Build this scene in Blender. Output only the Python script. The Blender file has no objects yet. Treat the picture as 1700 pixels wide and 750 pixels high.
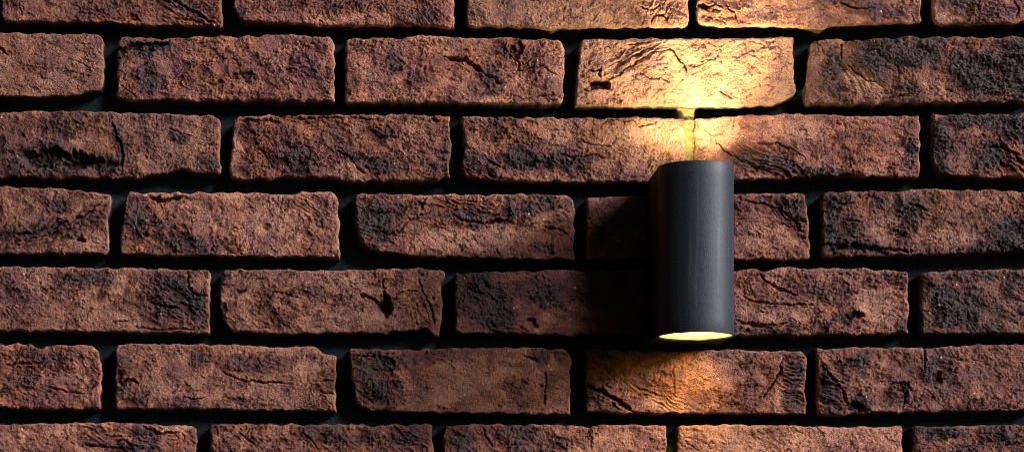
import bpy, math
import numpy as np
from mathutils import Vector

# ------------------------------------------------------------------ camera, sky, sun
S = 1.0 / 1700.0                      # metres per photo pixel on the face of the wall
D = bpy.data
scene = bpy.context.scene
COL = scene.collection

def PX(x, y, out=0.0):
    """wall coordinates (x right, y down, out towards the viewer) to metres"""
    return ((x - 850.0) * S, -out * S, (375.0 - y) * S)

FOC = 4500.0
cam_d = D.cameras.new('camera')
cam = D.objects.new('camera', cam_d); COL.objects.link(cam)
cam.location = PX(500, 1077, FOC)
cam.rotation_euler = (math.radians(90), 0, 0)
cam_d.sensor_width = 36.0
cam_d.lens = 36.0 * FOC / 1700.0
cam_d.shift_x = (850 - 500) / 1700.0
cam_d.shift_y = (1077 - 375) / 1700.0
cam_d.clip_start = 0.05
cam_d.clip_end = 200.0
scene.camera = cam

LDIR = Vector((0.82, -1.0, 0.56)).normalized()      # towards the light: right, front, up
elev = math.asin(LDIR.z)
world = D.worlds.new('World'); scene.world = world; world.use_nodes = True
nt = world.node_tree
bg = nt.nodes['Background']
sky = nt.nodes.new('ShaderNodeTexSky'); sky.sky_type = 'NISHITA'; sky.sun_disc = False
sky.sun_elevation = elev
sky.sun_rotation = math.atan2(LDIR.x, LDIR.y)
nt.links.new(sky.outputs[0], bg.inputs[0])
bg.inputs[1].default_value = 0.012

sun_d = D.lights.new('sun', 'SUN'); sun_d.energy = 2.35; sun_d.angle = math.radians(15.0)
sun_d.color = (1.0, 0.90, 0.84)
sun = D.objects.new('sun', sun_d); COL.objects.link(sun)
sun.rotation_euler = (-LDIR).to_track_quat('-Z', 'Y').to_euler()

area_d = D.lights.new('side_light', 'AREA'); area_d.shape = 'DISK'; area_d.size = 2.6; area_d.energy = 3300.0; area_d.color = (1.0, .93, .90)
area = D.objects.new('side_light', area_d); COL.objects.link(area)
area.location = (12.0, -4.6, 4.6)
area.rotation_euler = (Vector((0, 0, 0)) - area.location).to_track_quat('-Z', 'Y').to_euler()

scene.render.engine = 'CYCLES'
scene.cycles.pixel_filter_type = 'BLACKMAN_HARRIS'
scene.cycles.filter_width = 1.0
scene.view_settings.view_transform = 'Standard'
scene.view_settings.look = 'None'
scene.view_settings.exposure = 0.0
scene.view_settings.gamma = 1.0

# ------------------------------------------------------------------ noise
def h2(ix, iy, seed):
    with np.errstate(over='ignore'):
        n = (ix.astype(np.int64) * 374761393 + iy.astype(np.int64) * 668265263 + seed * 1274126177) & 0xFFFFFFFF
        n = ((n ^ (n >> 13)) * 1274126177) & 0xFFFFFFFF
        n = ((n ^ (n >> 16)) * 2246822519) & 0xFFFFFFFF
        n = n ^ (n >> 15)
    return (n & 0xFFFFFF) / float(0x1000000)

def noise(x, y, seed=0):
    ix = np.floor(x); iy = np.floor(y)
    fx = x - ix; fy = y - iy
    ix = ix.astype(np.int64); iy = iy.astype(np.int64)
    u = fx * fx * fx * (fx * (fx * 6 - 15) + 10); v = fy * fy * fy * (fy * (fy * 6 - 15) + 10)
    def g(ax, ay, dx, dy):
        a = h2(ax, ay, seed) * 2 * math.pi
        return np.cos(a) * dx + np.sin(a) * dy
    a = g(ix, iy, fx, fy); b = g(ix + 1, iy, fx - 1, fy)
    c = g(ix, iy + 1, fx, fy - 1); d = g(ix + 1, iy + 1, fx - 1, fy - 1)
    return ((a + (b - a) * u) * (1 - v) + (c + (d - c) * u) * v) * 1.5

def fbm(x, y, seed=0, octs=4, gain=0.5):
    s = 0; a = 1.0; t = 0
    for k in range(octs):
        s = s + a * noise(x * 2 ** k + 17.3 * k, y * 2 ** k - 9.1 * k, seed + k * 31); t += a; a *= gain
    return s / t * 1.4

def worley(x, y, seed=0):
    ix = np.floor(x).astype(np.int64); iy = np.floor(y).astype(np.int64)
    f1 = np.full(x.shape, 9.0); f2 = np.full(x.shape, 9.0); idv = np.zeros(x.shape)
    for dx in (-1, 0, 1):
        for dy in (-1, 0, 1):
            cx = ix + dx; cy = iy + dy
            px = cx + h2(cx, cy, seed + 5); py = cy + h2(cx, cy, seed + 77)
            d = np.hypot(px - x, py - y)
            cl = d < f1
            f2 = np.where(cl, f1, np.minimum(f2, d))
            idv = np.where(cl, h2(cx, cy, seed + 9), idv)
            f1 = np.where(cl, d, f1)
    return f1, f2, idv

def sstep(a, b, x):
    t = np.clip((x - a) / (b - a), 0, 1); return t * t * (3 - 2 * t)

def segdist(x, y, pts):
    best = np.full(x.shape, 1e9); along = np.zeros(x.shape)
    tot = sum(math.dist(pts[i], pts[i + 1]) for i in range(len(pts) - 1)); acc = 0
    for (x0, y0), (x1, y1) in zip(pts[:-1], pts[1:]):
        L = math.hypot(x1 - x0, y1 - y0) + 1e-6
        t = np.clip(((x - x0) * (x1 - x0) + (y - y0) * (y1 - y0)) / L / L, 0, 1)
        d = np.hypot(x - (x0 + t * (x1 - x0)), y - (y0 + t * (y1 - y0)))
        m = d < best
        along = np.where(m, (acc + t * L) / tot, along); best = np.where(m, d, best)
        acc += L
    return best, along

# ------------------------------------------------------------------ the bricks, measured on the wall
# left, right, top profile, bottom profile, corner radii (tl,tr,br,bl), left profile, right profile,
# crumble, burn, dust amounts, features:
#  S burnt patch cx cy rx ry deg amt | U dusty patch cx cy rx ry deg amt | H hollow cx cy rx ry deg depth
#  C crack width depth pts | F drag folds cx cy rx ry deg amp
B = []
def brick(x0, x1, top, bot, r=(5, 5, 4, 4), L=None, R=None, cr=0.5, bu=0.0, du=0.0, ft=(), fold=0.0):
    B.append(dict(x0=x0, x1=x1, top=top, bot=bot, r=r, L=L, R=R, cr=cr, bu=bu, du=du, ft=ft, fold=fold))

# course at the top edge of the photo
brick(2, 368, [(2, -70), (368, -70)], [(2, 35), (60, 37), (200, 38), (230, 42), (300, 43), (368, 44)], (5, 5, 3, 12), cr=.4, bu=.05, fold=.3,
      ft=[('C', 5, 7, (270, -10), (300, 8), (325, 22), (345, 36), (366, 41)), ('C', 4, 5, (285, 30), (310, 33), (340, 40)), ('S', 215, 8, 70, 14, 0, .8), ('S', 150, 22, 40, 14, 0, .6),
          ('H', 210, 34, 26, 6, 0, 6), ('S', 310, 12, 50, 16, 30, .6), ('F', 310, 20, 60, 30, 35, 2.5), ('C', 3, 4, (28, 5), (36, 20), (38, 30))])
brick(390, 753, [(390, -70), (753, -70)], [(390, 30), (425, 38), (480, 38), (520, 43), (700, 44), (753, 46)], (5, 5, 3, 18), cr=.7, bu=.1,
      ft=[('S', 402, 20, 14, 22, 0, .9), ('S', 560, 8, 110, 14, 0, .7), ('S', 700, 30, 40, 16, 0, .8), ('U', 550, 32, 30, 9, 0, .5), ('F', 700, 20, 45, 25, 60, 2)])
brick(776, 1143, [(776, -70), (1143, -70)], [(776, 44), (870, 46), (912, 50), (940, 46), (1100, 45), (1143, 44)], (5, 5, 6, 4), cr=.35, bu=-.2, du=.45,
      ft=[('C', 4, 6, (1078, 42), (1086, 28), (1098, 24), (1108, 30), (1110, 42)), ('C', 3, 4, (1060, 12), (1080, 16), (1100, 8)), ('F', 1090, 20, 45, 24, -60, 2.2)])
brick(1159, 1530, [(1159, -70), (1530, -70)], [(1159, 40), (1190, 44), (1300, 44), (1345, 49), (1368, 49), (1374, 43), (1480, 39), (1530, 38)], (5, 5, 4, 12), cr=.35, bu=-.1, du=.3,
      ft=[('H', 1170, 12, 11, 5, 0, 12), ('C', 3, 5, (1180, 8), (1205, 12), (1220, 24), (1226, 38)), ('F', 1190, 20, 30, 20, 20, 2.5), ('S', 1425, 8, 65, 14, 12, .8),
          ('C', 4, 5, (1390, 2), (1420, 16), (1450, 14)), ('S', 1475, 30, 35, 10, -20, .6)])
brick(1548, 1915, [(1548, -70), (1915, -70)], [(1548, 39), (1575, 42), (1700, 38), (1915, 38)], (5, 5, 4, 8), cr=.5, bu=.15,
      ft=[('S', 1595, 6, 35, 16, 0, .8), ('U', 1572, 28, 18, 14, 0, .5), ('S', 1640, 20, 40, 20, 0, .5), ('C', 3, 5, (1680, 0), (1690, 14), (1688, 34))])
# second course
brick(-200, 172, [(-200, 54), (0, 54), (60, 56), (150, 57), (172, 58)], [(-200, 160), (0, 160), (70, 160), (130, 157), (150, 151), (172, 146)], (5, 15, 7, 5), cr=.25, bu=-.25, du=.35,
      ft=[('C', 5, 6, (-8, 72), (4, 84), (13, 93)), ('C', 2.5, 3, (110, 95), (140, 108), (165, 120)), ('S', 150, 160, 14, 8, 0, .9)])
brick(193, 555, [(193, 62), (205, 60), (280, 65), (330, 60), (400, 61), (440, 58), (455, 57), (530, 60), (555, 62)], [(193, 165), (230, 166), (350, 167), (555, 168)], (8, 12, 4, 6), cr=.75, bu=.15,
      L=[(60, 197), (95, 193), (110, 196), (165, 192)],
      ft=[('H', 235, 78, 48, 9, -8, 9), ('S', 232, 80, 52, 13, -8, 1.2), ('S', 200, 98, 14, 20, 0, .9), ('S', 248, 128, 24, 26, 0, .95), ('C', 3, 6, (222, 91), (260, 78), (285, 68), (330, 64)), ('H', 400, 128, 20, 8, 0, 7),
          ('S', 402, 127, 24, 12, 0, .9), ('H', 358, 140, 13, 4, 0, 6), ('S', 320, 118, 40, 18, 0, .5), ('C', 3, 4, (195, 140), (215, 150), (226, 165)), ('S', 510, 110, 30, 20, 30, .5)])
brick(574, 936, [(574, 65), (590, 64), (670, 64), (700, 58), (715, 58), (740, 62), (850, 64), (936, 66)], [(574, 170), (700, 170), (840, 173), (936, 173)], (6, 15, 12, 4), cr=.55, bu=.02, du=.1,
      ft=[('S', 656, 106, 15, 18, 20, 1.1), ('H', 658, 116, 9, 5, 0, 5), ('S', 697, 132, 18, 14, 0, .8), ('C', 8, 12, (736, 95), (775, 100), (790, 112), (803, 124)), ('C', 5, 8, (803, 124), (820, 130), (832, 142)), ('S', 812, 126, 22, 22, 30, .9),
          ('H', 857, 82, 9, 18, -10, 8), ('S', 845, 82, 22, 24, 0, .9), ('C', 5, 7, (830, 75), (848, 92), (862, 106), (860, 120)), ('S', 905, 145, 25, 16, 0, .5), ('S', 825, 150, 18, 18, 0, .6),
          ('C', 4, 5, (858, 168), (890, 160), (930, 156)), ('U', 850, 167, 70, 7, 0, .7), ('U', 715, 62, 45, 5, 0, 1), ('S', 885, 100, 20, 30, 0, .4), ('C', 3, 5, (845, 120), (900, 110), (930, 130))])
brick(960, 1318, [(960, 65), (1100, 64), (1318, 62)], [(956, 176), (1100, 176), (1220, 177), (1285, 174), (1318, 157)], (5, 4, 6, 3), cr=.3, bu=-.6, du=1.0,
      L=[(60, 965), (120, 959), (176, 955)], R=[(62, 1316), (110, 1319), (160, 1320)],
      ft=[('H', 996, 140, 17, 8, 0, 16), ('S', 996, 141, 15, 7, 0, 1), ('C', 4, 8, (968, 150), (985, 147), (1000, 142)), ('C', 4, 9, (974, 114), (986, 119), (996, 117), (996, 132)), ('C', 3, 6, (996, 132), (1018, 130), (1034, 119), (1058, 102), (1083, 88), (1112, 82)),
          ('C', 5, 8, (1100, 84), (1118, 83), (1124, 94), (1136, 108), (1142, 122)), ('C', 3, 5, (1030, 108), (1050, 94), (1075, 84), (1100, 80)), ('C', 2.5, 4, (1058, 117), (1078, 130), (1100, 131), (1116, 139)),
          ('C', 2.5, 5, (1022, 114), (1040, 98), (1060, 88), (1090, 76)), ('F', 1060, 92, 65, 24, -28, 3.2), ('C', 3, 4, (1030, 72), (1060, 75), (1085, 70)), ('S', 1185, 68, 20, 6, 0, .8), ('S', 1200, 155, 14, 6, 25, .9), ('C', 3, 4, (1192, 152), (1208, 158), (1220, 166)),
          ('S', 985, 95, 20, 30, 0, .25), ('S', 1050, 90, 60, 20, -20, .2)])
brick(1341, 1712, [(1341, 68), (1355, 66), (1420, 66), (1500, 62), (1712, 62)], [(1339, 174), (1400, 174), (1500, 172), (1712, 168)], (10, 4, 4, 4), cr=.8, bu=.4,
      L=[(66, 1347), (120, 1343), (174, 1338)],
      ft=[('S', 1490, 88, 75, 34, 0, 1.1), ('S', 1625, 118, 50, 40, 20, 1.1), ('S', 1690, 105, 30, 55, 0, 1.1), ('S', 1385, 120, 20, 38, 0, .8), ('U', 1400, 85, 16, 14, 0, .3), ('U', 1440, 145, 34, 18, 35, 1), ('U', 1405, 125, 14, 14, 0, .8), ('U', 1550, 148, 18, 26, -20, .7),
          ('U', 1575, 85, 30, 18, 0, .5), ('C', 3, 6, (1402, 104), (1420, 118), (1440, 134), (1458, 138)), ('C', 3, 5, (1397, 70), (1398, 100)), ('H', 1408, 70, 12, 4, 0, 7), ('C', 3, 5, (1460, 166), (1500, 158), (1530, 158)), ('F', 1430, 130, 40, 30, 45, 2)])
# third course
brick(-3, 366, [(-3, 188), (50, 185), (130, 184), (200, 186), (300, 190), (366, 192)], [(-3, 294), (130, 295), (230, 294), (270, 288), (312, 280), (320, 286), (366, 288)], (5, 15, 5, 5), cr=.6, bu=.05, du=.15,
      ft=[('H', 95, 266, 62, 15, 3, 17), ('H', 150, 272, 45, 12, 0, 12), ('S', 105, 270, 80, 22, 0, 1.2), ('S', 25, 250, 32, 44, 0, 1.0), ('C', 5, 7, (183, 200), (195, 228), (203, 248), (203, 285)), ('S', 200, 240, 12, 30, -15, .7), ('S', 185, 275, 25, 18, 0, .7),
          ('S', 120, 208, 60, 20, 0, .6), ('S', 85, 245, 22, 14, 0, .9), ('S', 300, 228, 18, 9, 0, .8), ('C', 3, 4, (278, 212), (300, 222), (322, 226)), ('U', 310, 240, 60, 35, 0, .4), ('U', 140, 240, 38, 18, 0, .4), ('S', 345, 265, 18, 26, 0, .7)])
brick(383, 747, [(388, 194), (393, 192), (480, 192), (650, 189), (747, 192)], [(382, 295), (450, 297), (540, 294), (560, 298), (590, 301), (720, 300), (747, 295)], (8, 3, 4, 4), cr=1.0, bu=.15,
      L=[(192, 390), (205, 387), (295, 381)],
      ft=[('S', 455, 235, 60, 26, 20, .8), ('S', 500, 270, 60, 22, 0, .8), ('S', 600, 262, 45, 14, 25, .9), ('S', 635, 275, 25, 16, 0, 1), ('S', 640, 220, 24, 14, 0, .6), ('U', 585, 285, 35, 12, 10, .8), ('U', 690, 220, 40, 24, 0, .4), ('U', 400, 260, 18, 30, 0, .5),
          ('C', 4, 6, (440, 196), (520, 197), (600, 196), (640, 199)), ('C', 5, 7, (395, 201), (440, 200), (470, 204)), ('U', 430, 193, 40, 4, 0, .8), ('H', 720, 196, 12, 5, 20, 6), ('S', 725, 285, 16, 14, 0, .7), ('S', 740, 240, 8, 40, 0, .5), ('C', 4, 6, (555, 248), (580, 262), (600, 285), (615, 290))])
brick(768, 1137, [(766, 192), (860, 195), (1000, 195), (1137, 196)], [(770, 296), (830, 301), (1080, 303), (1137, 303)], (4, 3, 3, 6), cr=.8, bu=.0, du=.2,
      L=[(192, 765), (230, 771), (265, 767), (296, 771)],
      ft=[('S', 835, 208, 34, 20, -30, .8), ('S', 875, 245, 30, 28, 0, .8), ('S', 860, 272, 80, 16, 0, .9), ('S', 950, 264, 50, 14, 0, .8), ('S', 785, 270, 16, 22, 0, .8), ('C', 4, 6, (920, 255), (950, 262), (985, 258), (1010, 262)), ('C', 3, 5, (955, 228), (980, 240), (1020, 246)),
          ('C', 4, 6, (800, 255), (820, 275), (840, 280)), ('U', 930, 215, 40, 22, 0, .4), ('U', 1080, 235, 70, 40, 0, 1.4), ('C', 3, 5, (990, 212), (1010, 200), (1050, 200), (1060, 210), (1100, 200)), ('C', 3, 4, (1030, 222), (1045, 232)), ('H', 825, 296, 14, 5, 0, 6),
          ('C', 2.5, 4, (1065, 282), (1085, 262), (1075, 278), (1100, 275)), ('S', 1040, 250, 30, 10, 0, .4)])
brick(1153, 1527, [(1153, 196), (1180, 195), (1240, 191), (1310, 189), (1385, 189), (1395, 193), (1527, 192)], [(1153, 300), (1230, 298), (1420, 292), (1527, 294)], (3, 4, 3, 3), cr=.5, bu=-.05, du=.15,
      ft=[('C', 5, 7, (1180, 228), (1200, 246), (1222, 262), (1250, 276), (1290, 290)), ('C', 3, 4, (1165, 210), (1180, 224), (1205, 222)), ('F', 1275, 270, 70, 26, 22, 3.6), ('S', 1290, 276, 90, 18, 14, .9), ('C', 4, 6, (1245, 240), (1290, 238), (1320, 250), (1337, 266)), ('S', 1290, 250, 38, 12, 8, .4),
          ('S', 1410, 240, 55, 24, 0, .5), ('S', 1385, 288, 60, 8, 10, .9), ('S', 1512, 240, 14, 45, 0, .9), ('S', 1488, 282, 12, 12, 0, .9), ('U', 1190, 225, 50, 30, 0, 1.1), ('U', 1330, 215, 60, 20, 0, .3), ('S', 1237, 215, 14, 6, 40, .5)])
brick(1548, 1915, [(1552, 190), (1700, 189), (1915, 189)], [(1552, 284), (1580, 292), (1620, 294), (1915, 294)], (4, 4, 4, 16), cr=.7, bu=.45,
      ft=[('S', 1630, 200, 100, 12, 0, 1.0), ('S', 1565, 250, 20, 40, 0, 1.1), ('S', 1690, 215, 30, 16, 20, .9), ('U', 1590, 272, 26, 20, 0, .5), ('C', 5, 7, (1630, 246), (1660, 244), (1685, 256), (1700, 280)), ('S', 1650, 255, 34, 20, 10, .7), ('U', 1688, 240, 16, 14, 40, .6), ('F', 1680, 265, 40, 26, 50, 3)])
# fourth course
brick(-190, 184, [(-190, 308), (0, 310), (60, 312), (130, 314), (165, 320), (184, 322)], [(-190, 420), (0, 420), (100, 421), (184, 421)], (5, 9, 10, 5), cr=.6, bu=.1, du=.15,
      R=[(320, 185), (345, 183), (360, 181), (421, 181)],
      ft=[('S', 45, 382, 80, 14, -12, 1.0), ('S', 100, 338, 26, 16, -30, .8), ('S', 140, 378, 30, 16, -30, .6), ('F', 80, 385, 110, 26, -24, 4.5), ('C', 5, 7, (0, 392), (50, 388), (100, 372), (145, 355), (178, 325)), ('C', 4, 5, (10, 404), (60, 396), (110, 380)), ('H', 138, 396, 7, 4, 0, 8),
          ('U', 150, 400, 34, 18, 0, 1), ('U', 40, 335, 50, 20, 0, .3), ('U', 130, 345, 55, 8, -35, .5), ('S', 178, 348, 8, 14, 0, .7)])
brick(205, 564, [(208, 320), (380, 319), (430, 319), (450, 322), (480, 323), (500, 319), (564, 318)], [(200, 421), (260, 423), (380, 426), (530, 426), (564, 428)], (5, 14, 3, 12), cr=.55, bu=-.05, du=.3,
      L=[(320, 212), (360, 204), (421, 199)], R=[(318, 560), (360, 563), (428, 564)],
      ft=[('S', 265, 385, 62, 26, 8, 1.0), ('S', 225, 355, 22, 36, 0, .8), ('S', 330, 405, 50, 18, 0, .8), ('S', 385, 408, 22, 12, 0, .8), ('H', 275, 331, 24, 5, -10, 8), ('C', 4, 7, (240, 326), (262, 334), (300, 328), (312, 320)), ('U', 290, 322, 60, 5, 0, .8), ('U', 450, 370, 70, 40, 0, .4),
          ('H', 445, 379, 7, 6, 0, 4), ('C', 3, 4, (500, 330), (525, 350), (535, 340)), ('F', 520, 345, 35, 25, 40, 2), ('S', 530, 385, 22, 34, 0, .35), ('U', 440, 322, 120, 5, 0, .7)])
brick(590, 953, [(590, 322), (620, 321), (700, 323), (900, 322), (953, 324)], [(596, 410), (620, 417), (650, 422), (690, 426), (800, 428), (953, 431)], (4, 13, 3, 16), cr=.7, bu=.1, du=.05,
      L=[(320, 589), (370, 591), (400, 597), (415, 602)],
      ft=[('S', 622, 365, 40, 46, 0, 1.2), ('S', 680, 340, 30, 14, -20, .8), ('S', 780, 362, 60, 16, 8, 1.0), ('S', 855, 355, 40, 16, -8, .9), ('S', 915, 338, 40, 12, 0, .9), ('S', 920, 415, 36, 14, 0, .8), ('C', 5, 7, (748, 350), (765, 366), (800, 371), (850, 366)), ('C', 4, 6, (650, 395), (680, 365), (720, 350)), ('C', 5, 7, (898, 376), (930, 382), (948, 390)),
          ('F', 780, 345, 90, 18, 14, 3.2), ('U', 740, 402, 70, 20, 0, .9), ('U', 830, 392, 60, 26, 0, .7), ('U', 745, 328, 60, 8, 10, .6), ('C', 3, 5, (670, 345), (700, 338), (712, 325)), ('C', 3, 5, (820, 412), (832, 424)), ('H', 695, 340, 8, 8, 0, 6), ('U', 780, 325, 120, 4, 0, .6)])
brick(974, 1344, [(974, 327), (1070, 325), (1220, 321), (1338, 321)], [(972, 431), (1344, 430)], (6, 4, 4, 4), cr=.55, bu=.1, du=0,
      R=[(321, 1336), (360, 1342), (400, 1345), (430, 1343)],
      ft=[('S', 990, 385, 14, 40, 0, .6), ('S', 1270, 338, 70, 12, 0, .8), ('S', 1320, 352, 22, 26, 30, .8), ('S', 1335, 385, 10, 30, -20, .8), ('C', 4, 6, (1225, 333), (1275, 340), (1305, 355), (1322, 372), (1340, 400)), ('C', 4, 5, (1296, 335), (1310, 342), (1325, 330)), ('U', 1280, 395, 60, 34, 0, .4), ('F', 1310, 345, 30, 22, 50, 3)])
brick(1365, 1752, [(1365, 320), (1430, 316), (1460, 315), (1470, 319), (1500, 315), (1610, 314), (1700, 317), (1752, 317)], [(1367, 427), (1500, 424), (1600, 421), (1752, 414)], (6, 4, 4, 5), cr=.75, bu=.25,
      ft=[('S', 1395, 370, 30, 50, 0, 1.0), ('S', 1455, 330, 18, 18, 0, .8), ('H', 1420, 412, 55, 4, 3, 9), ('S', 1430, 410, 70, 9, 3, 1), ('C', 4, 6, (1380, 412), (1420, 413), (1455, 411), (1530, 420)), ('C', 4, 6, (1375, 328), (1395, 340), (1420, 335)), ('C', 4, 6, (1398, 365), (1435, 368)), ('S', 1515, 350, 24, 26, 0, .9), ('S', 1680, 385, 34, 28, 0, 1.1),
          ('S', 1670, 412, 60, 8, 0, 1.1), ('S', 1500, 390, 14, 26, 0, .7), ('U', 1465, 385, 24, 26, 30, .9), ('U', 1575, 395, 60, 18, 0, .8), ('U', 1640, 365, 30, 14, 0, .5), ('U', 1640, 328, 34, 10, 0, .5), ('C', 4, 5, (1500, 335), (1530, 345), (1540, 352))])
# fifth course
brick(-20, 348, [(-20, 444), (90, 442), (210, 445), (330, 447), (348, 449)], [(-20, 548), (200, 551), (348, 553)], (5, 4, 3, 4), cr=.5, bu=.0, du=.2,
      ft=[('S', 290, 500, 55, 34, 0, 1.0), ('S', 335, 520, 16, 30, 0, 1.0), ('S', 280, 465, 40, 14, 0, .8), ('S', 135, 462, 46, 14, 0, .9), ('S', 172, 480, 10, 16, 0, .9), ('S', 10, 480, 22, 20, 0, .5), ('U', 60, 460, 30, 16, 0, .4), ('U', 160, 520, 70, 24, 0, .6), ('U', 195, 475, 14, 20, 0, .7),
          ('C', 5, 8, (313, 448), (312, 475), (322, 488), (346, 492)), ('U', 332, 468, 15, 18, 0, .5), ('C', 5, 7, (245, 500), (270, 508), (300, 512)), ('C', 3, 5, (210, 540), (250, 546), (340, 548)), ('F', 290, 505, 50, 34, 30, 3.2), ('C', 3, 5, (185, 535), (215, 532))])
brick(368, 733, [(368, 450), (400, 446), (470, 446), (560, 450), (620, 446), (700, 446), (737, 451)], [(368, 546), (385, 550), (440, 553), (640, 553), (690, 547), (708, 543), (722, 558), (733, 560)], (6, 8, 3, 16), cr=.55, bu=-.05, du=.25,
      L=[(446, 369), (500, 366), (530, 370), (546, 374)], R=[(446, 741), (462, 739), (470, 733), (560, 731)],
      ft=[('H', 642, 508, 12, 13, 0, 14), ('S', 643, 506, 13, 16, 0, 1.2), ('C', 5, 9, (590, 488), (615, 494), (632, 504), (645, 524)), ('C', 4, 6, (634, 460), (637, 480), (640, 500)), ('C', 3, 5, (643, 500), (670, 484), (700, 482)), ('C', 3, 5, (445, 498), (452, 486), (475, 487), (500, 496)), ('S', 398, 480, 14, 9, 0, 1.1), ('H', 400, 481, 9, 5, 0, 7),
          ('S', 375, 462, 10, 18, 0, .8), ('S', 465, 530, 24, 18, 0, .7), ('S', 445, 490, 14, 26, 0, .5), ('S', 540, 488, 40, 10, 10, .6), ('S', 500, 482, 28, 8, 0, .6), ('S', 620, 465, 16, 14, 0, .7), ('S', 702, 462, 12, 20, 0, .8), ('U', 530, 530, 90, 16, 0, .4), ('U', 600, 500, 40, 20, 25, .7), ('U', 560, 465, 60, 12, 0, .5),
          ('F', 715, 510, 22, 40, 65, 3.2), ('C', 4, 5, (690, 452), (700, 480), (715, 510), (724, 550)), ('F', 390, 465, 30, 20, -40, 3), ('H', 370, 520, 6, 14, 0, 6), ('U', 725, 480, 10, 26, 0, .7), ('S', 708, 540, 14, 12, 50, .5)])
brick(756, 1118, [(757, 453), (860, 449), (990, 449), (1118, 447)], [(752, 552), (850, 553), (950, 557), (1118, 555)], (5, 4, 3, 6), cr=.7, bu=.35,
      ft=[('S', 800, 500, 50, 40, 0, 1.2), ('S', 890, 480, 46, 22, 0, 1.2), ('S', 780, 465, 30, 14, 0, .6), ('S', 830, 540, 24, 14, 0, 1.1), ('H', 885, 535, 8, 10, 10, 8), ('S', 915, 498, 24, 14, 0, .9), ('U', 930, 530, 60, 20, 0, .3), ('U', 860, 505, 12, 14, 30, .4), ('S', 1000, 480, 60, 30, 0, .6), ('F', 790, 480, 30, 30, 50, 3), ('C', 4, 6, (770, 468), (790, 475), (800, 490))])
brick(1142, 1508, [(1142, 448), (1240, 447), (1262, 449), (1300, 445), (1380, 444), (1450, 447), (1508, 449)], [(1142, 557), (1300, 556), (1450, 554), (1508, 552)], (5, 5, 4, 4), cr=.75, bu=.05, du=.2,
      ft=[('C', 6, 8, (1219, 530), (1240, 538), (1262, 541), (1290, 540), (1312, 536)), ('S', 1270, 548, 50, 6, 0, 1), ('C', 5, 7, (1255, 448), (1272, 468), (1300, 482), (1330, 492)), ('C', 4, 6, (1220, 485), (1250, 500), (1290, 505), (1370, 506)), ('H', 1420, 524, 14, 7, 5, 8), ('S', 1418, 522, 22, 9, 0, 1.1), ('S', 1398, 528, 16, 8, 0, .8),
          ('S', 1497, 540, 10, 14, 0, 1.1), ('S', 1380, 480, 50, 14, 0, .5), ('S', 1460, 466, 22, 14, 0, .4), ('S', 1258, 455, 16, 9, 0, .9), ('S', 1500, 460, 10, 18, 0, .6), ('U', 1450, 510, 40, 30, 30, .8), ('U', 1280, 520, 40, 12, 0, .4), ('S', 1360, 540, 34, 10, 0, .5)])
brick(1530, 1895, [(1531, 452), (1560, 450), (1640, 447), (1895, 447)], [(1530, 553), (1895, 553)], (5, 4, 4, 4), cr=.6, bu=.4,
      ft=[('S', 1585, 510, 44, 36, 0, 1.1), ('S', 1545, 470, 16, 18, 0, .8), ('S', 1680, 470, 30, 16, 0, .8), ('U', 1650, 480, 24, 20, 0, .5), ('S', 1640, 545, 40, 8, 0, .7), ('U', 1665, 540, 26, 10, 0, .4), ('S', 1610, 460, 50, 8, 0, .8)])
# sixth course
brick(-195, 168, [(-195, 570), (0, 570), (58, 571), (72, 579), (82, 573), (145, 572), (168, 574)], [(-195, 676), (0, 676), (100, 678), (168, 678)], (5, 11, 4, 4), cr=.85, bu=.1,
      R=[(572, 158), (590, 165), (615, 169), (678, 165)],
      ft=[('S', 40, 590, 60, 14, 0, .7), ('S', 95, 600, 28, 18, 0, .7), ('S', 45, 625, 22, 20, 0, .7), ('S', 155, 636, 11, 8, 0, 1.1), ('H', 156, 637, 8, 5, 0, 6), ('U', 145, 620, 20, 24, 0, .6), ('C', 4, 6, (0, 608), (30, 603), (70, 602), (78, 580)), ('C', 3, 5, (70, 640), (100, 648), (150, 654)), ('H', 43, 632, 6, 4, 0, 6), ('S', 85, 660, 40, 12, 0, .4), ('F', 150, 600, 22, 30, 45, 2)])
brick(192, 558, [(195, 572), (220, 570), (400, 572), (450, 576), (480, 575), (525, 575), (536, 586), (558, 590)], [(192, 678), (400, 679), (558, 682)], (5, 3, 3, 5), cr=.4, bu=-.15, du=.35,
      ft=[('S', 400, 602, 62, 12, 8, 1.1), ('S', 330, 598, 16, 12, 0, .8), ('S', 205, 615, 16, 30, 0, 1.1), ('H', 212, 633, 16, 5, 0, 10), ('H', 197, 625, 5, 18, 0, 7), ('S', 225, 655, 26, 20, 30, .7), ('C', 4, 7, (360, 613), (385, 624), (410, 633), (450, 634), (490, 637)), ('S', 475, 598, 30, 10, 0, .7), ('S', 543, 640, 16, 12, 0, 1), ('C', 4, 6, (528, 633), (556, 631)), ('C', 4, 6, (530, 652), (556, 653)),
          ('S', 548, 622, 10, 10, 0, .9), ('S', 312, 668, 22, 10, 0, .9), ('C', 3, 5, (297, 670), (305, 658), (320, 662), (340, 660)), ('C', 3, 5, (425, 592), (435, 610)), ('U', 460, 580, 50, 6, 0, .7), ('U', 510, 610, 30, 20, 0, .5), ('S', 400, 665, 14, 12, 0, .5), ('S', 530, 670, 30, 9, 0, .4)])
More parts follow.
